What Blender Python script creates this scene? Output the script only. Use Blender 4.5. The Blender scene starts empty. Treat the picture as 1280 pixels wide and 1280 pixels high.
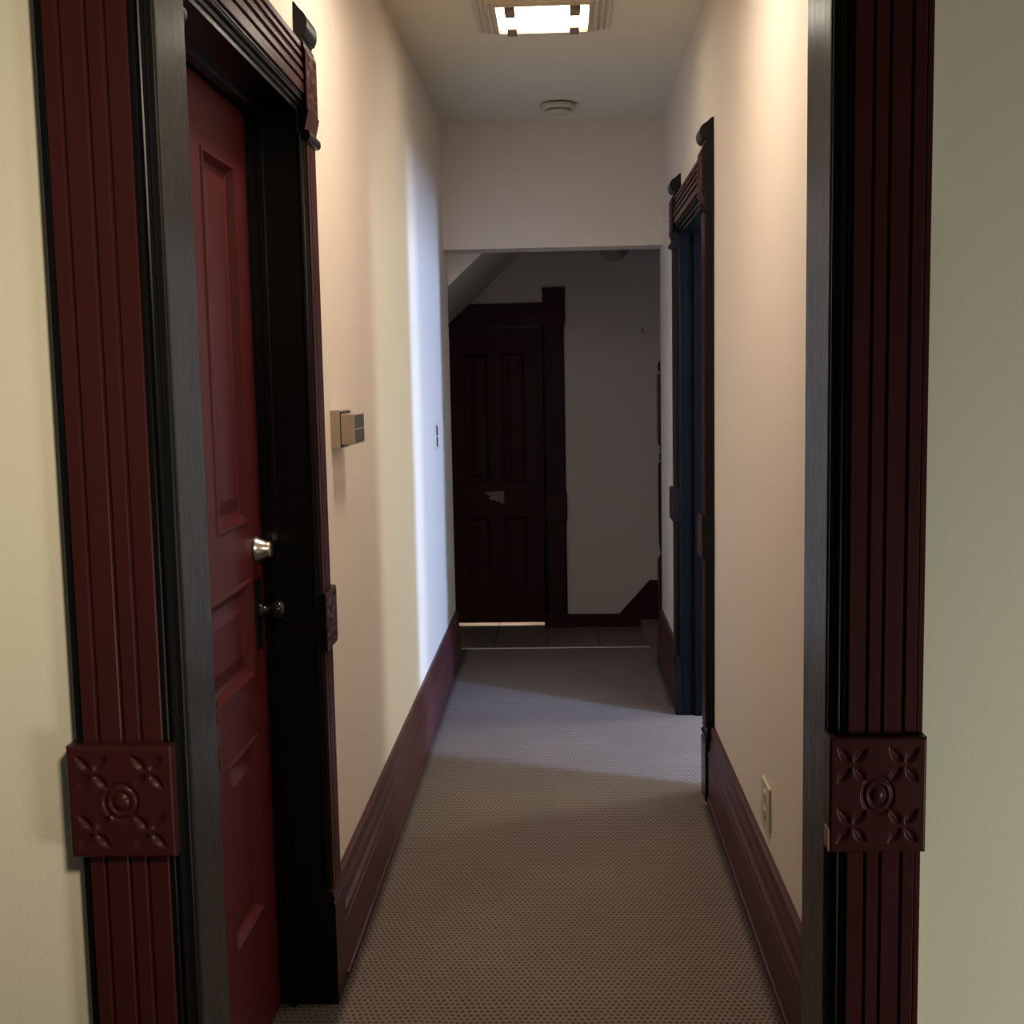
import bpy, bmesh, math
from mathutils import Matrix, Vector

S = bpy.context.scene
COL = S.collection

# ------------------------------------------------------------------ materials
def new_mat(name):
    m = bpy.data.materials.new(name); m.use_nodes = True
    nt = m.node_tree
    return m, nt, nt.nodes['Principled BSDF']

def paint(name, col, rough, bump=0.1, scale=(40, 40, 40), var=0.06, spec=0.5, rvar=0.0):
    """painted surface: faint tone mottling + fine bump (brush marks when scale is stretched)"""
    m, nt, b = new_mat(name)
    tc = nt.nodes.new('ShaderNodeTexCoord')
    mp = nt.nodes.new('ShaderNodeMapping'); mp.inputs['Scale'].default_value = scale
    nt.links.new(tc.outputs['Object'], mp.inputs['Vector'])
    n = nt.nodes.new('ShaderNodeTexNoise'); n.inputs['Scale'].default_value = 1.0; n.inputs['Detail'].default_value = 4
    nt.links.new(mp.outputs[0], n.inputs['Vector'])
    r = nt.nodes.new('ShaderNodeMapRange')
    r.inputs['To Min'].default_value = 1 - var; r.inputs['To Max'].default_value = 1 + var
    nt.links.new(n.outputs['Fac'], r.inputs['Value'])
    mx = nt.nodes.new('ShaderNodeVectorMath'); mx.operation = 'SCALE'
    mx.inputs[0].default_value = col; nt.links.new(r.outputs[0], mx.inputs['Scale'])
    nt.links.new(mx.outputs[0], b.inputs['Base Color'])
    b.inputs['Roughness'].default_value = rough
    b.inputs['Specular IOR Level'].default_value = spec
    if rvar:
        rr = nt.nodes.new('ShaderNodeMapRange')
        rr.inputs['To Min'].default_value = rough - rvar; rr.inputs['To Max'].default_value = rough + rvar
        nt.links.new(n.outputs['Fac'], rr.inputs['Value']); nt.links.new(rr.outputs[0], b.inputs['Roughness'])
    bp = nt.nodes.new('ShaderNodeBump'); bp.inputs['Strength'].default_value = bump; bp.inputs['Distance'].default_value = 0.003
    nt.links.new(n.outputs['Fac'], bp.inputs['Height']); nt.links.new(bp.outputs[0], b.inputs['Normal'])
    return m

def glow(name, col, strength):
    m, nt, b = new_mat(name)
    b.inputs['Base Color'].default_value = (.9, .88, .8, 1)
    b.inputs['Emission Color'].default_value = (*col, 1)
    b.inputs['Emission Strength'].default_value = strength
    return m

def carpet_mat():
    m, nt, b = new_mat('woven_carpet')
    N = nt.nodes.new; L = nt.links.new
    def mth(op, a, bb=None, clamp=False):
        n = N('ShaderNodeMath'); n.operation = op; n.use_clamp = clamp
        for i, v in enumerate((a, bb)):
            if v is None: continue
            if isinstance(v, (int, float)): n.inputs[i].default_value = v
            else: L(v, n.inputs[i])
        return n.outputs[0]
    tc = N('ShaderNodeTexCoord')
    wn = N('ShaderNodeTexNoise'); wn.inputs['Scale'].default_value = 9; wn.inputs['Detail'].default_value = 1
    L(tc.outputs['Object'], wn.inputs['Vector'])
    sx = N('ShaderNodeSeparateXYZ'); L(tc.outputs['Object'], sx.inputs[0])
    wob = mth('MULTIPLY', mth('SUBTRACT', wn.outputs['Fac'], .5), .9)
    u = mth('ADD', mth('DIVIDE', sx.outputs['X'], .0150), wob)
    v = mth('ADD', mth('DIVIDE', sx.outputs['Y'], .0165), wob)
    row = mth('FLOOR', v)
    u2 = mth('ADD', u, mth('MULTIPLY', row, .5))
    fu = mth('SUBTRACT', mth('FRACT', u2), .5)
    fv = mth('SUBTRACT', mth('FRACT', v), .5)
    d = mth('SQRT', mth('ADD', mth('MULTIPLY', fu, fu), mth('MULTIPLY', mth('MULTIPLY', fv, fv), .8)))
    mr = N('ShaderNodeMapRange'); mr.interpolation_type = 'SMOOTHSTEP'
    mr.inputs['From Min'].default_value = .16; mr.inputs['From Max'].default_value = .36
    L(d, mr.inputs['Value'])
    n = N('ShaderNodeTexNoise'); n.inputs['Scale'].default_value = 350; n.inputs['Detail'].default_value = 2
    L(tc.outputs['Object'], n.inputs['Vector'])
    big = N('ShaderNodeTexNoise'); big.inputs['Scale'].default_value = 2.2; big.inputs['Detail'].default_value = 3
    L(tc.outputs['Object'], big.inputs['Vector'])
    mix = N('ShaderNodeMix'); mix.data_type = 'RGBA'
    mix.inputs['A'].default_value = (.066, .044, .034, 1)
    mix.inputs['B'].default_value = (.200, .154, .128, 1)
    L(mr.outputs[0], mix.inputs['Factor'])
    k = mth('ADD', mth('MULTIPLY', n.outputs['Fac'], .5), mth('MULTIPLY', big.outputs['Fac'], .5))
    k = mth('ADD', k, .5)
    sc = N('ShaderNodeVectorMath'); sc.operation = 'SCALE'
    L(mix.outputs['Result'], sc.inputs[0]); L(k, sc.inputs['Scale'])
    L(sc.outputs[0], b.inputs['Base Color'])
    # shade at the foot of both skirtings, painted into the pile colour
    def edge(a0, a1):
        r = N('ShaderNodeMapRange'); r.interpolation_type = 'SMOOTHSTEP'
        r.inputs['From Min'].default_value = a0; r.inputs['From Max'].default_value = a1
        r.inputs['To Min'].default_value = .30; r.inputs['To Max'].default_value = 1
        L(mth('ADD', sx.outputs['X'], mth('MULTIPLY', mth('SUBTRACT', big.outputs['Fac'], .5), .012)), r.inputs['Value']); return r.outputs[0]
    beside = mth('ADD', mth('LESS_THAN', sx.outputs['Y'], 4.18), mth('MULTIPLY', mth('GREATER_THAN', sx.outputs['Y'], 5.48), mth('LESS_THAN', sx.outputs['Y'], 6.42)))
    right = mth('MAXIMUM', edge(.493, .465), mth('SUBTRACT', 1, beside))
    edge_shade = mth('MULTIPLY', edge(-.560, -.532), right)
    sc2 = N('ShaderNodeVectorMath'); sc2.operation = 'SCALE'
    L(sc.outputs[0], sc2.inputs[0]); L(edge_shade, sc2.inputs['Scale']); L(sc2.outputs[0], b.inputs['Base Color'])
    b.inputs['Sheen Weight'].default_value = .07; b.inputs['Sheen Roughness'].default_value = .5
    b.inputs['Roughness'].default_value = .95; b.inputs['Specular IOR Level'].default_value = .15
    h = mth('ADD', mr.outputs[0], mth('MULTIPLY', n.outputs['Fac'], .4))
    bp = N('ShaderNodeBump'); bp.inputs['Strength'].default_value = .55; bp.inputs['Distance'].default_value = .003
    L(h, bp.inputs['Height']); L(bp.outputs[0], b.inputs['Normal'])
    return m

def tile_mat():
    m, nt, b = new_mat('landing_tiles')
    N = nt.nodes.new; L = nt.links.new
    tc = N('ShaderNodeTexCoord')
    mp = N('ShaderNodeMapping'); mp.inputs['Location'].default_value = (.105, .02, 0)
    L(tc.outputs['Object'], mp.inputs['Vector'])
    br = N('ShaderNodeTexBrick'); br.offset = 0
    br.inputs['Scale'].default_value = 1; br.inputs['Brick Width'].default_value = .31; br.inputs['Row Height'].default_value = .31
    br.inputs['Mortar Size'].default_value = .006
    br.inputs['Color1'].default_value = (.25, .195, .165, 1); br.inputs['Color2'].default_value = (.21, .165, .14, 1)
    br.inputs['Mortar'].default_value = (.07, .055, .05, 1)
    L(mp.outputs[0], br.inputs['Vector'])
    n = N('ShaderNodeTexNoise'); n.inputs['Scale'].default_value = 14; n.inputs['Detail'].default_value = 5
    L(tc.outputs['Object'], n.inputs['Vector'])
    mx = N('ShaderNodeMix'); mx.data_type = 'RGBA'; mx.blend_type = 'MULTIPLY'; mx.inputs['Factor'].default_value = .5
    L(br.outputs['Color'], mx.inputs['A']); L(n.outputs['Color'], mx.inputs['B'])
    L(mx.outputs['Result'], b.inputs['Base Color'])
    b.inputs['Roughness'].default_value = .5
    return m

M = {}
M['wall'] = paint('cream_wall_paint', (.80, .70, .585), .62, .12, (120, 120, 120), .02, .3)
M['landing'] = paint('landing_wall_dimmed', (.60, .535, .46), .65, .12, (120, 120, 120), .02, .25)  # wall cream darkened so the landing's dimness sits in the colour
M['ceil'] = paint('ceiling_paint', (.78, .71, .56), .8, .15, (90, 90, 90), .02, .2)
M['room'] = paint('front_room_paint', (.74, .69, .57), .6, .12, (120, 120, 120), .02, .3)
M['red'] = paint('maroon_gloss_paint', (.044, .0105, .0105), .32, .12, (90, 90, 3), .10, .15, .05)
M['redh'] = paint('maroon_gloss_paint_level', (.044, .0105, .0105), .32, .12, (90, 3, 90), .10, .15, .05)
M['base'] = paint('maroon_baseboard_paint', (.075, .023, .022), .42, .12, (60, 3, 90), .10, .25, .06)
M['door'] = paint('crimson_door_paint', (.078, .0115, .0140), .42, .10, (90, 90, 3), .08, .22, .06)
M['far'] = paint('dark_maroon_far_paint', (.046, .0150, .0185), .5, .12, (90, 90, 3), .10, .10)
M['black'] = paint('black_gloss_paint', (.0045, .0045, .0052), .30, .14, (70, 70, 2.5), .15, .22, .08)
M['jamb'] = paint('worn_black_jamb_paint', (.016, .0170, .018), .27, .07, (80, 60, 2), .12, .22, .03)
M['blue'] = paint('dark_navy_jamb_paint', (.0036, .0042, .0052), .45, .12, (70, 70, 3), .12, .07)
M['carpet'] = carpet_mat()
M['tile'] = tile_mat()
M['nickel'] = paint('satin_nickel', (.62, .59, .54), .30, .03, (60, 60, 60), .03)
M['nickel'].node_tree.nodes['Principled BSDF'].inputs['Metallic'].default_value = 1
M['blackknob'] = paint('black_glazed_knob', (.012, .012, .012), .12, .02, (30, 30, 30), .05)
M['strip'] = paint('worn_metal_strip', (.42, .39, .35), .38, .1, (20, 90, 90), .15)
M['strip'].node_tree.nodes['Principled BSDF'].inputs['Metallic'].default_value = .6
M['beige'] = paint('beige_plastic', (.42, .35, .26), .45, .03, (50, 50, 50), .04)
M['tan'] = paint('tan_plastic', (.45, .355, .27), .45, .03, (50, 50, 50), .04)
M['smoke'] = paint('grey_window_plastic', (.075, .070, .065), .35, .03, (50, 50, 50), .05)
M['dark'] = paint('dark_recess', (.02, .016, .013), .6, .03, (50, 50, 50), .05)
M['ivory'] = paint('ivory_plastic', (.60, .53, .37), .4, .03, (50, 50, 50), .03)
M['white'] = paint('off_white_plastic', (.62, .56, .43), .5, .03, (50, 50, 50), .03)
M['trimw'] = paint('fixture_cream_enamel', (.66, .58, .45), .35, .03, (50, 50, 50), .03)
M['clip'] = paint('dull_bronze_clip', (.30, .20, .14), .45, .05, (50, 50, 50), .08)
M['paper'] = paint('torn_paper', (.27, .235, .23), .8, .1, (90, 90, 90), .3)
M['wood'] = paint('bare_chipped_wood', (.42, .27, .15), .6, .1, (60, 60, 6), .2)
M['globe'] = paint('frosted_glass_globe', (.22, .20, .17), .3, .02, (30, 30, 30), .04)
M['spindle'] = paint('maroon_turned_wood', (.035, .010, .009), .4, .05, (60, 60, 3), .12)
WARM = (1.0, .84, .70)
M['glow_main'] = glow('lit_glass_near', WARM, 11.0)
M['glow_far'] = glow('lit_glass_far', (1.0, .91, .76), 11.0)

# ------------------------------------------------------------------ helpers
def quad(bm, a, b, c, d, mi=0):
    f = bm.faces.new([bm.verts.new(p) for p in (a, b, c, d)]); f.material_index = mi; return f

def box(bm, x0, x1, y0, y1, z0, z1, mi=0, bev=0.0):
    x0, x1 = sorted((x0, x1)); y0, y1 = sorted((y0, y1)); z0, z1 = sorted((z0, z1))
    v = [bm.verts.new((x, y, z)) for x in (x0, x1) for y in (y0, y1) for z in (z0, z1)]
    fs = []
    for i in ((0, 1, 3, 2), (4, 6, 7, 5), (0, 4, 5, 1), (2, 3, 7, 6), (0, 2, 6, 4), (1, 5, 7, 3)):
        f = bm.faces.new([v[j] for j in i]); f.material_index = mi; fs.append(f)
    if bev:
        es = list({e for f in fs for e in f.edges})
        bmesh.ops.bevel(bm, geom=es, offset=bev, segments=2, affect='EDGES', profile=.7)
    return fs

def sweep(bm, pts, mapf, t0, t1, mats=None, closed=True):
    """a 2-D outline pts pushed along t; mapf(p, q, t) -> world"""
    a = [bm.verts.new(mapf(p, q, t0(p, q) if callable(t0) else t0)) for p, q in pts]
    b = [bm.verts.new(mapf(p, q, t1(p, q) if callable(t1) else t1)) for p, q in pts]
    n = len(pts)
    for i in range(n if closed else n - 1):
        f = bm.faces.new((a[i], a[(i + 1) % n], b[(i + 1) % n], b[i]))
        if mats: f.material_index = mats[i]
    if closed:
        bm.faces.new(a); bm.faces.new(b[::-1])

def lathe(bm, prof, frame, seg=32, mi=0):
    """prof: (radius, height); frame(x, y, h) -> world"""
    rings = []
    for r, h in prof:
        if r < 1e-6: rings.append([bm.verts.new(frame(0, 0, h))])
        else: rings.append([bm.verts.new(frame(r * math.cos(2 * math.pi * k / seg), r * math.sin(2 * math.pi * k / seg), h)) for k in range(seg)])
    for A, B in zip(rings, rings[1:]):
        for k in range(seg):
            k2 = (k + 1) % seg
            if len(A) == 1 and len(B) == 1: continue
            if len(A) == 1: vs = (A[0], B[k2], B[k])
            elif len(B) == 1: vs = (A[k], A[k2], B[0])
            else: vs = (A[k], A[k2], B[k2], B[k])
            f = bm.faces.new(vs); f.material_index = mi; f.smooth = True

def obj(name, bm, mats, parent=None, smooth=False):
    bmesh.ops.recalc_face_normals(bm, faces=bm.faces)
    me = bpy.data.meshes.new(name); bm.to_mesh(me); bm.free()
    if not isinstance(mats, (list, tuple)): mats = [mats]
    for m in mats: me.materials.append(m)
    if smooth:
        for p in me.polygons: p.use_smooth = True
    o = bpy.data.objects.new(name, me); COL.objects.link(o)
    if parent is not None:
        o.parent = parent; o.matrix_parent_inverse = Matrix.Translation(-parent.location)
    return o

def tag(o, label, cat, group=None, kind=None):
    o['label'] = label; o['category'] = cat
    if group: o['group'] = group
    if kind: o['kind'] = kind
    return o

def root(name, loc, label, cat, group=None, kind=None):
    o = bpy.data.objects.new(name, None); COL.objects.link(o); o.location = loc
    o.empty_display_size = .05
    return tag(o, label, cat, group, kind)

B = bmesh.new
# ------------------------------------------------------------------ key dimensions (metres)
XL, XR = -.588, .525          # hall wall faces
BL, BR = -.564, .497          # baseboard faces
ZC = 2.80                     # ceiling
YN0, YN1 = 1.575, 1.70        # wall with the near opening
YH0, YH1 = 6.27, 6.47         # header over the end of the hall
YB = 7.55                     # back wall of the landing
ZL = -.045                    # landing floor
DL0, DL1, DLZ = 1.90, 2.795, 2.125   # left door opening
DR0, DR1, DRZ = 4.345, 5.335, 2.125   # right door opening
HZ = 2.168

# ------------------------------------------------------------------ setting: floors, walls, ceilings
bm = B()
out = [(-3.2, -2.2), (3.2, -2.2), (3.2, YN0 + .06), (XR + .16, YN0 + .06), (XR + .16, 2.4), (4.2, 2.4), (4.2, 6.47), (2.2, 6.47),
       (2.2, YB), (.478, YB), (.478, 6.745), (-1.6, 6.745), (-1.6, 6.47), (XL - .155, 6.47), (XL - .155, YN0 + .06), (-3.2, YN0 + .06)]
sweep(bm, out, lambda p, q, t: (p, q, t), -.06, 0.0)
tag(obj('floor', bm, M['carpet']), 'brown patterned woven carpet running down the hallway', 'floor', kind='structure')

bm = B(); box(bm, -1.6, .478, 6.745, 7.9, -.10, ZL)
tag(obj('floor_landing', bm, M['tile']), 'dim tiled landing floor beyond the metal carpet strip', 'floor', kind='structure')

bm = B(); box(bm, XL - .16, XR + .16, YN1 - .06, YH1, ZC, ZC + .06)
tag(obj('ceiling', bm, M['ceil']), 'plain cream hallway ceiling carrying the square light', 'ceiling', kind='structure')
bm = B(); box(bm, -1.6, 2.2, YH1, YB, ZC, ZC + .06)
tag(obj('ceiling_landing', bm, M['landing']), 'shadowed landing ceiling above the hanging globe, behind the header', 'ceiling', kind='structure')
bm = B(); box(bm, -3.2, 3.2, -2.2, YN1, ZC + .07, ZC + .13)
tag(obj('ceiling_front', bm, M['ceil']), 'ceiling of the room in front of the cased opening', 'ceiling', kind='structure')

# left hall wall with its door opening
bm = B()
WT = XL - .155
box(bm, WT, XL, YN1, DL0 - .018, 0, ZC); box(bm, WT, XL, DL1 + .018, YH1, 0, ZC); box(bm, WT, XL, DL0 - .018, DL1 + .018, DLZ + .005, ZC)
tag(obj('wall_left', bm, M['wall']), 'long cream left hallway wall with the thermostat', 'wall', kind='structure')
bm = B()
WR = XR + .135
box(bm, XR, WR, YN1, DR0 - .018, 0, ZC); box(bm, XR, WR, DR1 + .018, YH1, 0, ZC); box(bm, XR, WR, DR0 - .018, DR1 + .018, DRZ + .005, ZC)
tag(obj('wall_right', bm, M['wall']), 'long cream right hallway wall with the ivory outlet', 'wall', kind='structure')
bm = B(); box(bm, XL, XR, YH0, YH1, HZ, ZC)
tag(obj('wall_header', bm, M['wall']), 'plain cream header wall across the end of the hallway', 'wall', kind='structure')
# wall of the near opening
JL, JR, JZ = -.505, .340, 2.14
bm = B()
box(bm, -3.2, JL - .02, YN0, YN1, 0, 2.87); box(bm, JR + .02, 3.2, YN0, YN1, 0, 2.87); box(bm, JL - .02, JR + .02, YN0, YN1, JZ + .02, 2.87)
tag(obj('wall_front', bm, M['room']), 'pale wall on both sides of the cased opening nearest the viewer', 'wall', kind='structure')
# landing walls
bm = B()
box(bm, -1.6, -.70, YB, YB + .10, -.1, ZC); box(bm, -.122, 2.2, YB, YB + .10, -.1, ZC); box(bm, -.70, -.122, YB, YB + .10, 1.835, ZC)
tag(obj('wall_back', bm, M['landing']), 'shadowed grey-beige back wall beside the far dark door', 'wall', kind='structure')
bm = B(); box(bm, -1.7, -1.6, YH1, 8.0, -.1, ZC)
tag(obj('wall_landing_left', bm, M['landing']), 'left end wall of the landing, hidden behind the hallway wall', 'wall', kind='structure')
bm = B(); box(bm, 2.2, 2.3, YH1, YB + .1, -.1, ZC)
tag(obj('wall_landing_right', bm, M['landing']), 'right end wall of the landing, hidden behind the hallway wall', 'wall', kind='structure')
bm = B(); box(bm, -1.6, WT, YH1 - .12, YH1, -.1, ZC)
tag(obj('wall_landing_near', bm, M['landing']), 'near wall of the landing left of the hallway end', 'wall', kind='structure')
# side room behind the right doorway, with a window
bm = B(); box(bm, WR, 4.2, 6.37, 6.47, 0, ZC)
tag(obj('wall_side_far', bm, M['wall']), 'far wall of the daylit room behind the right doorway', 'wall', kind='structure')
bm = B(); box(bm, WR, 4.2, 2.3, 2.4, 0, ZC)
tag(obj('wall_side_near', bm, M['wall']), 'near wall of the daylit room behind the right doorway', 'wall', kind='structure')
bm = B(); box(bm, WR, 4.3, 2.3, 6.47, ZC, ZC + .06)
tag(obj('ceiling_side', bm, M['ceil']), 'ceiling of the daylit room behind the right doorway', 'ceiling', kind='structure')
WX, WZ0, WZ1 = 4.2, .75, 2.45
WINS = ((2.75, 3.27), (5.66, 6.34))
bm = B()
for y0, y1 in ((2.3, WINS[0][0]), (WINS[0][1], WINS[1][0]), (WINS[1][1], 6.47)): box(bm, WX, WX + .1, y0, y1, 0, ZC)
for y0, y1 in WINS: box(bm, WX, WX + .1, y0, y1, 0, WZ0); box(bm, WX, WX + .1, y0, y1, WZ1, ZC)
tag(obj('wall_side_window', bm, M['wall']), 'window wall of the daylit room behind the right doorway', 'wall', kind='structure')
for i, (y0, y1) in enumerate(WINS):
    wn = root('window_%d' % (i + 1), (WX + .05, (y0 + y1) / 2, WZ0), ('window nearer the viewer', 'window farther from the viewer')[i] + ' in the room behind the right doorway', 'window', kind='structure')
    bm = B()
    for a in (y0, y1 - .04): box(bm, WX + .02, WX + .07, a, a + .04, WZ0, WZ1, bev=.004)
    for a in (WZ0, (WZ0 + WZ1) / 2 - .02, WZ1 - .04): box(bm, WX + .02, WX + .07, y0 + .04, y1 - .04, a, a + .04, bev=.004)
    obj('sash_frame', bm, M['trimw'], wn)
# sloping underside of the stairs, upper left of the landing
bm = B()
F = [(-.26, 2.315), (-.387, 2.186), (-.598, 1.990), (-.94, 1.672)]
K = [(-.26, 2.245), (-.365, 2.150), (-.540, 1.982), (-.95, 1.62)]
yf, yk = 6.475, YB - .001
fv = [bm.verts.new((x, yf, z)) for x, z in F] + [bm.verts.new((-.94, yf, 2.78)), bm.verts.new((.14, yf, 2.78))]
kv = [bm.verts.new((x, yk, z)) for x, z in K] + [bm.verts.new((-.95, yk, 2.78)), bm.verts.new((.14, yk, 2.78))]
bm.faces.new(fv); bm.faces.new(kv[::-1])
for i in range(6): bm.faces.new((fv[i], fv[(i + 1) % 6], kv[(i + 1) % 6], kv[i])).material_index = 1  # underside takes the dimmed landing colour, its shade painted in
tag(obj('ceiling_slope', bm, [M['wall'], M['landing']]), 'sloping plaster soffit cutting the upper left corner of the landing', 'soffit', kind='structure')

# ------------------------------------------------------------------ baseboards
def base_profile(h=.272):
    t = .025
    return [(0, 0), (t + .004, 0), (t + .004, .016), (t, .020), (t, .150), (t - .003, .156), (t - .003, .165), (t + .001, .171), (t + .001, .180),
            (t - .006, .192), (t - .007, .215), (t - .012, .232), (t - .012, .240), (t - .010, .246), (t - .011, h - .006), (t - .015, h), (0, h)]
def baseboard(name, xw, sgn, y0, y1, label, h=.272):
    bm = B(); sweep(bm, base_profile(h), lambda p, q, t: (xw + sgn * p, t, q), y0, y1)
    return tag(obj(name, bm, M['base']), label, 'baseboard', kind='structure')
baseboard('baseboard_left', XL, 1, 2.925, YH1 - .005, 'tall maroon moulded baseboard along the left hallway wall')
baseboard('baseboard_right', XR, -1, YN1, 4.205, 'tall maroon moulded baseboard under the ivory outlet on the right')
baseboard('baseboard_right_far', XR, -1, 5.470, YH1 - .005, 'short maroon baseboard right of the carpet beyond the open doorway')
# landing skirting on the back wall, rising with the stairs at its right
bm = B()
out = [(.024, ZL - .01), (.4785, ZL - .01), (.4785, .001), (1.2, .001), (1.2, .247), (.536, .247), (.345, .036), (.024, .036)]
sweep(bm, out, lambda p, q, t: (p, t, q), YB - .022, YB)
cap = [(.024, .036), (.345, .036), (.536, .247), (1.2, .247), (1.2, .232), (.543, .232), (.352, .021), (.024, .021)]
sweep(bm, cap, lambda p, q, t: (p, t, q), YB - .030, YB - .020)
tag(obj('baseboard_back', bm, M['far']), 'dark skirting on the back wall, rising where the stairs start', 'baseboard', kind='structure')

# ------------------------------------------------------------------ carved blocks, casings
def leaf(u, v, cu, cv, ang, ln, wd):
    c, s = math.cos(ang), math.sin(ang)
    a = ((u - cu) * c + (v - cv) * s) / ln; b = (-(u - cu) * s + (v - cv) * c)
    if a < 0 or a > 1: return 0
    w = wd * math.sin(math.pi * a ** .8)
    if w <= 0 or abs(b) > w: return 0
    return (1 - abs(b) / w) * min(1, w / wd * 1.2)
def carve(u, v):
    h = 0.0
    r = math.hypot(u, v)
    if r < .36:
        h -= .0030 * math.exp(-((r - .31) / .035) ** 2)
        h -= .0026 * math.exp(-((r - .17) / .03) ** 2)
        h += .0030 * max(0, 1 - (r / .13) ** 2)
    for su in (-1, 1):
        for sv in (-1, 1):
            for k in range(4):
                h -= .0046 * leaf(u, v, su * .53 + .05 * math.cos(math.pi / 4 + k * math.pi / 2), sv * .53 + .05 * math.sin(math.pi / 4 + k * math.pi / 2),
                                  math.pi / 4 + k * math.pi / 2, .40, .105)
    e = max(abs(u), abs(v))
    if e > .95: h -= .003 * ((e - .95) / .05) ** 2
    return h
def carved(name, mapf, u0, u1, z0, z1, d0, d1, n, parent, mat, label=None, side=None):
    """square block whose face carries four cut leaf crosses round a ringed boss"""
    bm = B()
    g = [[bm.verts.new(mapf(u0 + (u1 - u0) * i / n, d1 + carve(2 * i / n - 1, 2 * j / n - 1), z0 + (z1 - z0) * j / n)) for j in range(n + 1)] for i in range(n + 1)]
    for i in range(n):
        for j in range(n):
            f = bm.faces.new((g[i][j], g[i + 1][j], g[i + 1][j + 1], g[i][j + 1])); f.smooth = True
    rim = [g[i][0] for i in range(n + 1)] + [g[n][j] for j in range(1, n + 1)] + [g[i][n] for i in range(n - 1, -1, -1)] + [g[0][j] for j in range(n - 1, 0, -1)]
    par = [(i / n, 0) for i in range(n + 1)] + [(1, j / n) for j in range(1, n + 1)] + [(i / n, 1) for i in range(n - 1, -1, -1)] + [(0, j / n) for j in range(n - 1, 0, -1)]
    bk = [bm.verts.new(mapf(u0 + (u1 - u0) * a, d0, z0 + (z1 - z0) * b)) for a, b in par]
    m = len(rim)
    for i in range(m): bm.faces.new((rim[i], rim[(i + 1) % m], bk[(i + 1) % m], bk[i])).material_index = 1
    bm.faces.new(bk)
    o = obj(name, bm, [mat, side or mat], parent)
    if label: o['label'] = label
    return o

# casing face: black outer edge, then reeded red board
CAS = [(0, 0), (0, .0175), (.0015, .019), (.0085, .019), (.010, .0175), (.0115, .0215), (.013, .0225), (.0290, .0225), (.0305, .0205), (.0312, .0185), (.0335, .0185),
       (.0345, .0215), (.036, .0230), (.0620, .0230), (.0635, .0215), (.0640, .0190), (.0665, .0190), (.0675, .0220), (.069, .0232), (.0860, .0232),
       (.0875, .0215), (.0880, .0190), (.0905, .0190), (.0915, .0215), (.093, .0225), (.1165, .0225), (.118, .0210), (.118, 0)]
CASM = [1 if i < 5 else 0 for i in range(len(CAS))]
BEAD = [(.118, 0), (.118, .0165), (.1195, .0175), (.1240, .0175), (.1255, .0160), (.1262, .0145), (.1275, .0145), (.1285, .0165), (.130, .0185), (.132, .0193), (.134, .0185),
        (.1355, .0165), (.1365, .0145), (.1375, .0110), (.140, .0105), (.1440, .0100), (.1455, .0085), (.1455, 0)]
CAS_W = .1455
def casing(parent, mapf, W, z0, z1, red, edge=True):
    """side casing board + black inner bead; mapf(u, d, z): u from the outer edge inwards, d out of the wall"""
    k = W / CAS_W
    bm = B(); sweep(bm, [(u * k, d) for u, d in CAS], lambda p, q, t: mapf(p, q, t), z0, z1, CASM if edge else None)
    obj('side_casing', bm, [red, M['black']], parent)
    bm = B(); sweep(bm, [(u * k, d) for u, d in BEAD], lambda p, q, t: mapf(p, q, t), z0, z1)
    obj('inner_bead', bm, M['black'], parent)
HEAD = [(0, 0), (0, .0190), (.0015, .0205), (.014, .0205), (.0155, .0190), (.0165, .0145), (.020, .0145), (.021, .0175), (.028, .0225), (.036, .0225), (.0375, .0205), (.0385, .0165),
        (.042, .0165), (.043, .0195), (.052, .0235), (.060, .0235), (.0615, .0215), (.0625, .0175), (.066, .0175), (.067, .0205), (.074, .0245), (.086, .0245),
        (.0875, .0225), (.0885, .0185), (.092, .0185), (.093, .0215), (.0945, .0225), (.1165, .0225), (.118, .0210), (.118, 0)]
def head_casing(parent, mapf, z0, hgt, t0, t1, red):
    """mapf(t, d, z): horizontal reeded board, black bead at its foot"""
    k = hgt / CAS_W
    bm = B(); sweep(bm, [(u * k, d) for u, d in HEAD], lambda p, q, t: mapf(t, q, z0 + hgt - p), t0, t1)
    obj('head_casing', bm, red, parent)
    bm = B(); sweep(bm, [(u * k, d) for u, d in BEAD], lambda p, q, t: mapf(t, q, z0 + hgt - p), t0, t1)
    obj('head_bead', bm, M['black'], parent)
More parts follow.
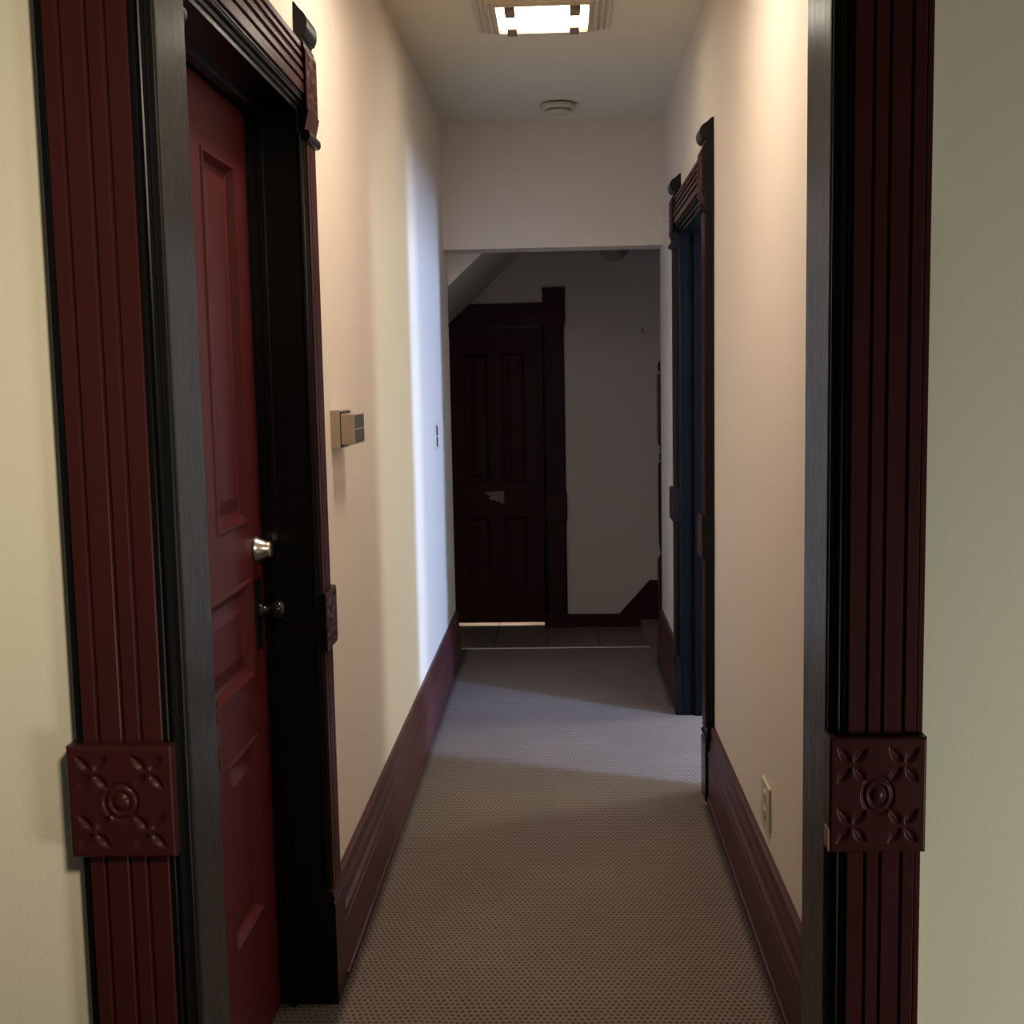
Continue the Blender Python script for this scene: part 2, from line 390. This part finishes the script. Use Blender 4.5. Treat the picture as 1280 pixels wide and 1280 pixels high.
def crown(parent, mapf, u0, u1, z0, d1, red, n=26):
    """corner block over a side casing: black bead, splayed neck, carved square, black rounded cap; returns top"""
    w = u1 - u0
    bm = B()
    pts = [(.0, z0 + .004)] + [(d1 - .004 + .010 * math.cos(a), z0 + .016 + .012 * math.sin(a)) for a in [math.pi * (-.5 + i / 8) for i in range(9)]] + [(0, z0 + .028)]
    sweep(bm, pts, lambda p, q, t: mapf(t, p, q), u0 - .002, u1 + .002); obj('neck_bead', bm, M['black'], parent)
    bm = B(); sweep(bm, [(0, z0 + .028), (d1 - .008, z0 + .028), (d1 + .004, z0 + .072), (0, z0 + .072)], lambda p, q, t: mapf(t, p, q), u0 - .002, u1 + .002)
    bm.faces.ensure_lookup_table()
    for fc in list(bm.faces)[-2:]: fc.material_index = 1
    obj('splayed_neck', bm, [red, M['black']], parent)
    carved('corner_block', mapf, u0, u1, z0 + .072, z0 + .072 + w * 1.12, 0, d1 + .002, n, parent, red, None, M['black'])
    zt = z0 + .072 + w * 1.12
    dd = d1 - .030
    lobe = [(0, zt), (.026 + dd, zt), (.026 + dd, zt + .010), (.020 + dd, zt + .020), (.022 + dd, zt + .026)] + \
           [(.016 + dd + .020 * math.cos(a), zt + .052 + .030 * math.sin(a)) for a in [math.radians(-60 + i * 15) for i in range(10)]] + [(.012, zt + .090), (.006, zt + .098), (0, zt + .100)]
    bm = B(); sweep(bm, lobe, lambda p, q, t: mapf(t, p, q), u0 + .003, u1 - .003)
    obj('rounded_cap', bm, M['black'], parent)

# --- near cased opening
t1 = root('trim_1', (-.08, YN0, 0), 'maroon and black cased opening framing the view, nearest the viewer', 'door casing', kind='structure')
mL = lambda u, d, z: (-.654 + u, YN0 - d, z)
mR = lambda u, d, z: (.4615 - u, YN0 - d, z)
casing(t1, mL, .1465, 0, 2.13, M['red'])
casing(t1, mR, .1195, 0, 2.13, M['red'], False)
for z0, z1 in ((.20, .872), (1.70, 2.12)):
    bm = B(); sweep(bm, [(-.0012, .004), (.0002, .004), (.0002, .0150), (-.0012, .0140)], lambda p, q, t: mR(p, q, t), z0, z1)
    e = obj('worn_edge', bm, M['wood'], t1); e['label'] = 'paint worn off along the outer edge'
carved('carved_block', mL, -.007, .134, .879, 1.031, 0, .037, 110, t1, M['red'])
carved('carved_block', mR, -.001, .1225, .883, 1.036, 0, .037, 110, t1, M['red'], 'carved block with a chipped lower corner')
bm = B(); sweep(bm, [(.1226, .884), (.1226, .914), (.1238, .912), (.1238, .890), (.1232, .884)], lambda p, q, t: mR(p, t, q), .012, .0365)
obj('chipped_corner', bm, M['wood'], t1)
bm = B()
box(bm, JL - .02, JL, YN0 - .002, YN1 + .002, 0, JZ, bev=.005)
obj('side_jamb', bm, M['jamb'], t1)
bm = B()
box(bm, JR, JR + .02, YN0 - .002, YN1 + .022, 0, JZ, bev=.004)
obj('side_jamb', bm, M['jamb'], t1)
bm = B(); box(bm, JL, JR, YN0 - .002, YN1 + .002, JZ, JZ + .02)
obj('head_jamb', bm, M['jamb'], t1)
head_casing(t1, lambda t, d, z: (t, YN0 - d, z), JZ, .146, -.508, .342, M['redh'])
crown(t1, mL, 0, .140, 2.13, .03, M['red'])
crown(t1, mR, 0, .119, 2.13, .03, M['red'])

# --- left hallway door frame
t2 = root('trim_2', (XL, 2.37, 0), 'maroon and black door frame around the red panelled door', 'door casing', kind='structure')
mF = lambda u, d, z: (XL + d * .85, 2.925 - u, z)      # far side casing, outer edge away from the viewer
mN = lambda u, d, z: (XL + d * .85, 1.770 + u, z)
for mm in (mF, mN):
    casing(t2, mm, .130, .285, 2.065, M['red'])
    carved('carved_block', mm, -.004, .128, .872, 1.012, 0, .036, 30, t2, M['red'], None, M['black'])
    crown(t2, mm, 0, .122, 2.045, .030, M['red'])
    bm = B()
    sweep(bm, [(0, 0), (.026, 0), (.026, .25), (.022, .258), (.026, .266), (.020, .285), (0, .285)], lambda p, q, t: mm(t, p / .85, q), -.001, .128)
    bm.faces.ensure_lookup_table()
    for fc in list(bm.faces)[-2:]: fc.material_index = 1
    obj('plinth_block', bm, [M['red'], M['black']], t2)
head_casing(t2, lambda t, d, z: (XL + d * .85, t, z), DLZ, .140, 1.892, 2.803, M['redh'])
for a, b, s in ((DL1, DL1 + .0185, -1), (DL0 - .0185, DL0, 1)):
    bm = B(); box(bm, XL - .155, XL + .004, a, b, 0, DLZ, bev=.002)
    y = DL1 if s < 0 else DL0
    box(bm, XL - .092, XL - .074, y, y + s * .012, 0, DLZ - .012, bev=.003)
    obj('side_jamb', bm, M['black'], t2)
bm = B(); box(bm, XL - .155, XL + .004, DL0, DL1, DLZ - .012, DLZ + .006); box(bm, XL - .092, XL - .074, DL0 + .013, DL1 - .013, DLZ - .024, DLZ - .012, bev=.002)
obj('head_jamb', bm, M['black'], t2)

# --- right hallway door frame
t3 = root('trim_3', (XR, 4.84, 0), 'narrow looking maroon and black door frame of the open right doorway', 'door casing', kind='structure')
mF3 = lambda u, d, z: (XR - d * 1.4, 5.465 - u, z)
mN3 = lambda u, d, z: (XR - d * 1.4, 4.215 + u, z)
for mm in (mF3, mN3):
    casing(t3, mm, .130, .265, 2.075, M['red'])
    carved('carved_block', mm, -.002, .126, .872, 1.018, 0, .033, 30, t3, M['red'], None, M['black'])
    crown(t3, mm, 0, .126, 2.055, .028, M['red'])
    bm = B()
    sweep(bm, [(0, 0), (.034, 0), (.034, .205), (.029, .213), (.034, .222), (.034, .232), (.027, .240), (.030, .250), (.026, .268), (0, .268)], lambda p, q, t: mm(t, p / 1.4, q), -.003, .127)
    obj('plinth_block', bm, M['black'], t3)
head_casing(t3, lambda t, d, z: (XR - d * 1.4, t, z), DRZ, .145, 4.338, 5.342, M['redh'])
for a, b, s in ((DR1, DR1 + .0185, -1), (DR0 - .0185, DR0, 1)):
    bm = B(); box(bm, XR - .004, WR + .004, a, b, 0, DRZ, bev=.002)
    y = DR1 if s < 0 else DR0
    box(bm, XR + .05, XR + .085, y, y + s * .013, 0, DRZ, bev=.002)
    obj('side_jamb', bm, M['blue'], t3)
bm = B(); box(bm, XR - .004, WR + .004, DR0, DR1, DRZ - .012, DRZ + .006)
obj('head_jamb', bm, M['black'], t3)

# --- far door frame on the back wall
t4 = root('trim_4', (-.12, YB, ZL), 'almost black door frame around the far dark door', 'door casing', kind='structure')
mB = lambda u, d, z: (.022 - u, YB - d, z)
casing(t4, mB, .142, ZL, 1.835, M['far'])
carved('carved_block', mB, -.006, .128, .635, .800, 0, .034, 24, t4, M['far'])
bm = B(); box(bm, -.124, .030, YB - .032, YB, ZL, .040, bev=.003); obj('plinth_block', bm, M['far'], t4)
bm = B(); box(bm, -.106, .030, YB - .034, YB, 1.835, 2.045, bev=.004); box(bm, -.109, .033, YB - .038, YB, 2.045, 2.062, bev=.003)
obj('corner_block', bm, M['far'], t4)
bm = B()
o2 = [(-.690, 1.835), (-.106, 1.835), (-.106, 1.972), (-.560, 1.972), (-.690, 1.846)]
sweep(bm, o2, lambda p, q, t: (p, t, q), YB - .022, YB)
for z in (1.865, 1.905, 1.945): box(bm, -.60 if z > 1.9 else -.64, -.106, YB - .027, YB - .021, z, z + .022, bev=.002)
obj('head_casing', bm, M['far'], t4)
bm = B(); box(bm, -.122, -.110, YB - .004, YB + .10, ZL, 1.835); box(bm, -.70, -.122, YB - .004, YB + .10, 1.828, 1.838)
obj('side_jamb', bm, M['black'], t4)

# ------------------------------------------------------------------ doors
def panel_door(root_o, mapf, W, Z0, Z1, th, panels, mat):
    """mapf(u, d, z). a leaf with recessed, raised-field panels on the viewer's face (d = 0 is the face, d > 0 into the leaf)"""
    us = sorted({0, W} | {p[0] for p in panels} | {p[1] for p in panels})
    zs = sorted({Z0, Z1} | {p[2] for p in panels} | {p[3] for p in panels})
    bm = B()
    inside = lambda u, z: any(p[0] < u < p[1] and p[2] < z < p[3] for p in panels)
    for a, b in zip(us, us[1:]):
        for c, e in zip(zs, zs[1:]):
            if not inside((a + b) / 2, (c + e) / 2):
                quad(bm, mapf(a, 0, c), mapf(b, 0, c), mapf(b, 0, e), mapf(a, 0, e))
    quad(bm, mapf(0, th, Z0), mapf(W, th, Z0), mapf(W, th, Z1), mapf(0, th, Z1))
    quad(bm, mapf(0, 0, Z0), mapf(0, th, Z0), mapf(0, th, Z1), mapf(0, 0, Z1))
    quad(bm, mapf(W, 0, Z0), mapf(W, th, Z0), mapf(W, th, Z1), mapf(W, 0, Z1))
    quad(bm, mapf(0, 0, Z1), mapf(W, 0, Z1), mapf(W, th, Z1), mapf(0, th, Z1))
    quad(bm, mapf(0, 0, Z0), mapf(W, 0, Z0), mapf(W, th, Z0), mapf(0, th, Z0))
    obj('door_leaf', bm, mat, root_o)
    for (a, b, c, e) in panels:
        bm = B()
        steps = [(0, 0), (.003, -.004), (.010, -.004), (.016, .004), (.022, .012), (.030, .014), (.034, .014), (.062, .007), (.066, .006)]
        rings = [[bm.verts.new(mapf(u, d, z)) for u, z in ((a + i, c + i), (b - i, c + i), (b - i, e - i), (a + i, e - i))] for i, d in steps]
        for A, Bq in zip(rings, rings[1:]):
            for k in range(4): bm.faces.new((A[k], A[(k + 1) % 4], Bq[(k + 1) % 4], Bq[k]))
        bm.faces.new(rings[-1])
        obj('door_panel', bm, mat, root_o)

XD = -.703
d1 = root('door_1', (XD, 2.37, 0), 'closed crimson panelled door on the left with nickel deadbolt and black knob', 'door', kind='structure')
W = DL1 - DL0 - .008
mD = lambda u, d, z: (XD - d, DL1 - .004 - u, z)
panel_door(d1, mD, W, .003, 2.108, .040,
           [(.118, .366, 1.195, 1.975), (W - .366, W - .118, 1.195, 1.975), (.118, W - .118, .845, 1.072), (.118, .366, .300, .715), (W - .366, W - .118, .300, .715)], M['door'])
ky = 2.728
bm = B()
lathe(bm, [(0, 0), (.0305, 0), (.0310, .004), (.0265, .012), (.0225, .020), (.0195, .028), (.0190, .034), (.0175, .0365), (.0, .0365)], lambda a, b, h: (XD + h, ky + a, 1.128 + b))
o = obj('deadbolt', bm, M['nickel'], d1); o['label'] = 'satin nickel deadbolt cylinder'
bm = B(); box(bm, XD + .0366, XD + .0372, ky - .0012, ky + .0012, 1.120, 1.136); obj('key_slot', bm, M['dark'], o)
bm = B()
box(bm, XD, XD + .004, ky - .026, ky + .026, .900, 1.060, bev=.0018)
e = obj('escutcheon', bm, M['blackknob'], d1); e['label'] = 'black rim lock plate'
bm = B()
lathe(bm, [(0, .0), (.017, .0), (.017, .006), (.010, .010), (.0085, .022), (.0095, .027), (.016, .031), (.0205, .038), (.022, .045), (.0205, .052), (.014, .057), (.006, .0592), (0, .0595)],
      lambda a, b, h: (XD + .004 + h, ky + a, .988 + b))
k = obj('door_knob', bm, M['blackknob'], d1); k['label'] = 'black glazed round knob'

d2 = root('door_2', (-.41, YB + .03, ZL), 'dark narrow door at the far end with light under it', 'door', kind='structure')
m2 = lambda u, d, z: (-.1222 - u, YB + .03 + d, z)
W2 = .565
panel_door(d2, m2, W2, -.020, 1.826, .040, [(.095, .255, .86, 1.68), (.325, .485, .86, 1.68), (.095, .255, .16, .66), (.325, .485, .16, .66)], M['far'])

# ------------------------------------------------------------------ things
# torn paper on the far door
bm = B()
pl = [(-.492, .826), (-.470, .834), (-.432, .831), (-.430, .836), (-.380, .836), (-.365, .828), (-.368, .760), (-.385, .757), (-.394, .774), (-.412, .768), (-.428, .782), (-.446, .780), (-.462, .794), (-.448, .804), (-.470, .814)]
sweep(bm, pl, lambda p, q, t: (p, t, q - .02), YB + .0285, YB + .0300)
tag(obj('paper_scrap', bm, M['paper']), 'torn pale paper scrap stuck on the far dark door', 'paper')

# threshold strip
bm = B(); sweep(bm, [(6.728, .0), (6.731, .004), (6.742, .006), (6.749, .003), (6.749, -.043), (6.745, -.043), (6.745, .0)], lambda p, q, t: (t, p, q), -.66, .474)
tag(obj('threshold_strip', bm, M['strip']), 'thin worn metal strip edging the carpet before the landing', 'floor strip')

# hook on the back wall
bm = B()
lathe(bm, [(0, .0), (.005, .0), (.005, .004), (.0025, .006), (.0025, .022), (.0, .024)], lambda a, b, h: (.503 + a, YB - h, 1.797 + b), 12)
sweep(bm, [(.5005, 1.774), (.5055, 1.774), (.5055, 1.797), (.5005, 1.797)], lambda p, q, t: (p, t, q), YB - .024, YB - .020)
tag(obj('wall_hook', bm, M['dark']), 'tiny dark hook on the shadowed back wall', 'hook')

# hanging globe in the landing
g = root('pendant_lamp', (.315, 7.0, ZC), 'unlit round globe hanging over the landing, mostly hidden by the header', 'lamp')
bm = B()
n = 20
lathe(bm, [(0, -.094)] + [(.094 * math.sin(math.pi * i / n), -.094 * math.cos(math.pi * i / n)) for i in range(1, n - 1)] + [(.03, .094)], lambda a, b, h: (.308 + a, 7.0 + b, 2.252 + h))
obj('globe', bm, M['globe'], g)
bm = B(); lathe(bm, [(0, 2.326), (.034, 2.326), (.034, 2.345), (.012, 2.36), (.006, 2.37), (.006, 2.765), (.05, 2.775), (.055, 2.80), (0, 2.80)], lambda a, b, h: (.308 + a, 7.0 + b, h), 24)
obj('stem', bm, M['clip'], g)

# newel post at the foot of the hidden stairs
nx, ny = .611, 7.25
nw = root('newel_post', (nx, ny, 0), 'dark maroon turned post peeking past the end of the right wall', 'newel post')
bm = B()
box(bm, nx - .045, nx + .045, ny - .045, ny + .045, 0, .42, bev=.004); obj('post_base', bm, M['spindle'], nw)
bm = B()
pr = [(0, .42), (.040, .42), (.043, .43), (.034, .445), (.030, .46), (.034, .48), (.040, .52), (.042, .66), (.042, .98), (.040, 1.00), (.033, 1.005), (.030, 1.015), (.038, 1.022), (.030, 1.032), (.040, 1.042), (.031, 1.052), (.028, 1.075), (.034, 1.082), (.028, 1.09),
      (.034, 1.105), (.043, 1.115), (.043, 1.13)]
lathe(bm, pr + [(0, 1.13)], lambda a, b, h: (nx + a, ny + b, h), 28); obj('turned_shaft', bm, M['spindle'], nw)
bm = B(); box(bm, nx - .043, nx + .043, ny - .043, ny + .043, 1.13, 1.505, bev=.006); obj('post_block', bm, M['spindle'], nw)
bm = B(); lathe(bm, [(0, 1.505), (.046, 1.507), (.046, 1.515), (.028, 1.522), (.026, 1.53), (.038, 1.545), (.043, 1.565), (.038, 1.59), (.022, 1.607), (0, 1.612)], lambda a, b, h: (nx + a, ny + b, h), 28)
obj('finial', bm, M['spindle'], nw)

# thermostat on the left wall
th = root('thermostat', (XL, 3.17, 1.385), 'small beige box thermostat on the left wall beyond the red door', 'thermostat')
bm = B(); box(bm, XL, XL + .024, 3.085, 3.235, 1.336, 1.434, bev=.002)
obj('back_box', bm, M['beige'], th)
bm = B(); box(bm, XL + .024, XL + .0265, 3.090, 3.230, 1.340, 1.430); obj('joint_shade', bm, M['dark'], th)  # dark slab painting the shade between back box and cover
bm = B(); box(bm, XL + .0265, XL + .060, 3.085, 3.245, 1.346, 1.424, bev=.002)
cv = obj('cover', bm, M['tan'], th)
for z0, z1 in ((1.350, 1.383), (1.387, 1.420)):
    bm = B(); box(bm, XL + .0595, XL + .0612, 3.092, 3.238, z0, z1, bev=.0006)
    q = obj('vent_panel', bm, M['smoke'], cv); q['label'] = 'dark grey front window'

# light switch far down the left wall
sw = root('light_switch', (XL, 5.66, 1.25), 'light switch seen edge-on far down the left wall', 'light switch')
bm = B(); box(bm, XL, XL + .006, 5.62, 5.70, 1.192, 1.310, bev=.002); obj('switch_plate', bm, M['white'], sw)
for z in (1.254, 1.202):
    bm = B(); box(bm, XL + .006, XL + .010, 5.648, 5.676, z, z + .044, bev=.001)
    obj('rocker', bm, M['dark'], sw)

# outlet on the right wall
ou = root('power_outlet', (XR, 3.12, .385), 'ivory power outlet low on the right wall above the baseboard', 'power outlet')
bm = B(); box(bm, XR - .007, XR, 3.055, 3.175, .325, .443, bev=.0025); pl_ = obj('outlet_plate', bm, M['ivory'], ou)
for z in (.361, .407):
    bm = B()
    lathe(bm, [(0, 0), (.0165, 0), (.0165, .0018), (.015, .0025), (0, .0025)], lambda a, b, h: (XR - .007 - h, 3.115 + a, z + b), 20)
    s_ = obj('socket', bm, M['ivory'], ou)
    bm = B()
    for dy in (-.0065, .0065): box(bm, XR - .0101, XR - .0094, 3.115 + dy - .001, 3.115 + dy + .001, z - .003, z + .006)
    obj('slot', bm, M['dark'], s_)

# smoke detector
sd = root('smoke_detector', (.005, 5.93, ZC), 'round off-white smoke detector on the ceiling near the header', 'smoke detector')
fr = lambda a, b, h: (.005 + a, 5.93 + b, ZC - h)
bm = B(); lathe(bm, [(0, 0), (.060, 0), (.060, .007), (0, .007)], fr, 40); obj('gap_shade_ring', bm, M['dark'], sd)  # ring coloured dark to paint the shadow gap under the ceiling
bm = B(); lathe(bm, [(0, .007), (.080, .007), (.083, .010), (.083, .024), (.080, .029), (.064, .031), (.0, .031)], fr, 40); obj('housing', bm, M['white'], sd)
bm = B(); lathe(bm, [(0, .031), (.058, .031), (.058, .036), (0, .036)], fr, 40); obj('vent_ring', bm, M['clip'], sd)
bm = B(); lathe(bm, [(0, .036), (.062, .036), (.060, .044), (.045, .049), (0, .050)], fr, 40); obj('cap', bm, M['white'], sd)

# ceiling lights
def ceiling_light(cx, cy, glowmat, label):
    r = root('ceiling_light', (cx, cy, ZC), label, 'ceiling light', 'square hallway ceiling lights')
    bm = B()
    st = [(.242, 0), (.242, .010), (.236, .014), (.228, .014), (.224, .010), (.220, .010), (.214, .022), (.206, .022), (.202, .018), (.198, .018), (.190, .034), (.182, .034), (.178, .028), (.172, .028), (.166, .040), (.160, .040), (.156, .032), (.120, .020)]
    rg = [[bm.verts.new((cx + sx * a, cy + sy * a, ZC - d)) for sx, sy in ((-1, -1), (1, -1), (1, 1), (-1, 1))] for a, d in st]
    for A, Q in zip(rg, rg[1:]):
        for k in range(4): bm.faces.new((A[k], A[(k + 1) % 4], Q[(k + 1) % 4], Q[k]))
    bm.faces.new(rg[-1]); bm.faces.new(rg[0])
    obj('stepped_frame', bm, M['trimw'], r)
    bm = B()
    def ring(hx, hy, z, rad, n=5):
        o = []
        for sx, sy, a0 in ((1, 1, 0), (-1, 1, 90), (-1, -1, 180), (1, -1, 270)):
            for i in range(n + 1):
                a = math.radians(a0 + 90 * i / n)
                o.append(bm.verts.new((cx + sx * (hx - rad) + rad * math.cos(a), cy + sy * (hy - rad) + rad * math.sin(a), ZC - z)))
        return o
    rs = [ring(.152, .152, .018, .012), ring(.152, .152, .030, .016), ring(.146, .146, .038, .02), ring(.128, .128, .042, .02)]
    for A, Q in zip(rs, rs[1:]):
        for k in range(len(A)):
            f = bm.faces.new((A[k], A[(k + 1) % len(A)], Q[(k + 1) % len(A)], Q[k])); f.smooth = True
    bm.faces.new(rs[-1]); bm.faces.new(rs[0])
    q = obj('glass_diffuser', bm, glowmat, r); q['label'] = 'lit white glass diffuser'
    for sx in (-1, 1):
        for sy in (-1, 1):
            bm = B()
            box(bm, cx + sx * .094, cx + sx * .130, cy + sy * .070, cy + sy * .158, ZC - .050, ZC - .042, bev=.003)
            box(bm, cx + sx * .094, cx + sx * .130, cy + sy * .150, cy + sy * .158, ZC - .050, ZC - .024, bev=.002)
            obj('glass_clip', bm, M['clip'], r)
    return r
ceiling_light(-.045, 4.445, M['glow_far'], 'lit square ceiling light with stepped frame at the top of the view')
ceiling_light(-.035, 2.95, M['glow_main'], 'lit square ceiling light nearer the viewer, above the red door')

# ------------------------------------------------------------------ lights
def area(name, loc, target, sx, sy, energy, col, spread=180):
    l = bpy.data.lights.new(name, 'AREA'); l.shape = 'RECTANGLE'; l.size = sx; l.size_y = sy; l.energy = energy; l.color = col
    l.spread = math.radians(spread)
    o = bpy.data.objects.new(name, l); COL.objects.link(o); o.location = loc
    o.rotation_euler = (Vector(target) - Vector(loc)).to_track_quat('-Z', 'Y').to_euler()
    return o
# sky seen through the window of the side room
area('window_daylight', (WX + .16, 3.01, 1.6), (WX - 3, 4.3, 1.0), .50, 1.7, 500, (.35, .535, 1.0))
area('window_daylight_far', (WX + .16, 6.0, 1.6), (WX - 3, 5.2, 1.0), .66, 1.7, 95, (.92, 1.0, .86))
# bulbs of the nearer ceiling light, just under its glass
area('ceiling_bulbs', (-.035, 2.95, ZC - .055), (-.035, 2.95, 0), .24, .24, 12.5, WARM, 165)
# lamp in the space behind the far door
area('closet_lamp', (-.41, 7.82, .35), (-.41, 7.70, -.045), .5, .2, 6, (1.0, .80, .62))
# unseen lamp narrowed onto the left front wall; unseen fill added for the right
area('front_room_lamp', (.30, .25, 2.2), (-1.15, 1.55, 1.2), .22, .22, 6.5, (1.0, .83, .60), 85)
area('front_wall_fill', (1.95, .15, .5), (.55, 1.5, .5), .6, .8, 21, (1.0, 1.0, .84))

w = bpy.data.worlds.new('World'); S.world = w; w.use_nodes = True
w.node_tree.nodes['Background'].inputs['Color'].default_value = (.95, 1.0, .85, 1)
w.node_tree.nodes['Background'].inputs['Strength'].default_value = .05

# ------------------------------------------------------------------ camera
f, yaw, pitch, roll = 1520.9, .042, .1073, -.0192
cy_, sy_, cp, sp = math.cos(yaw), math.sin(yaw), math.cos(pitch), math.sin(pitch)
fw = Vector((-sy_ * cp, cy_ * cp, -sp)); rt = Vector((cy_, sy_, 0)); up = rt.cross(fw)
c, s = math.cos(roll), math.sin(roll)
r2 = c * rt + s * up; u2 = -s * rt + c * up
cam = bpy.data.cameras.new('camera'); co = bpy.data.objects.new('camera', cam); COL.objects.link(co)
mw = Matrix.Identity(4)
for i in range(3): mw[i][0], mw[i][1], mw[i][2] = r2[i], u2[i], -fw[i]
mw[0][3], mw[1][3], mw[2][3] = 0, 0, 1.5
co.matrix_world = mw
cam.sensor_width = 36; cam.lens = f / 1280 * 36; cam.clip_start = .02
S.camera = co
S.view_settings.view_transform = 'Standard'; S.view_settings.look = 'None'
S.view_settings.exposure = 0; S.view_settings.gamma = 1
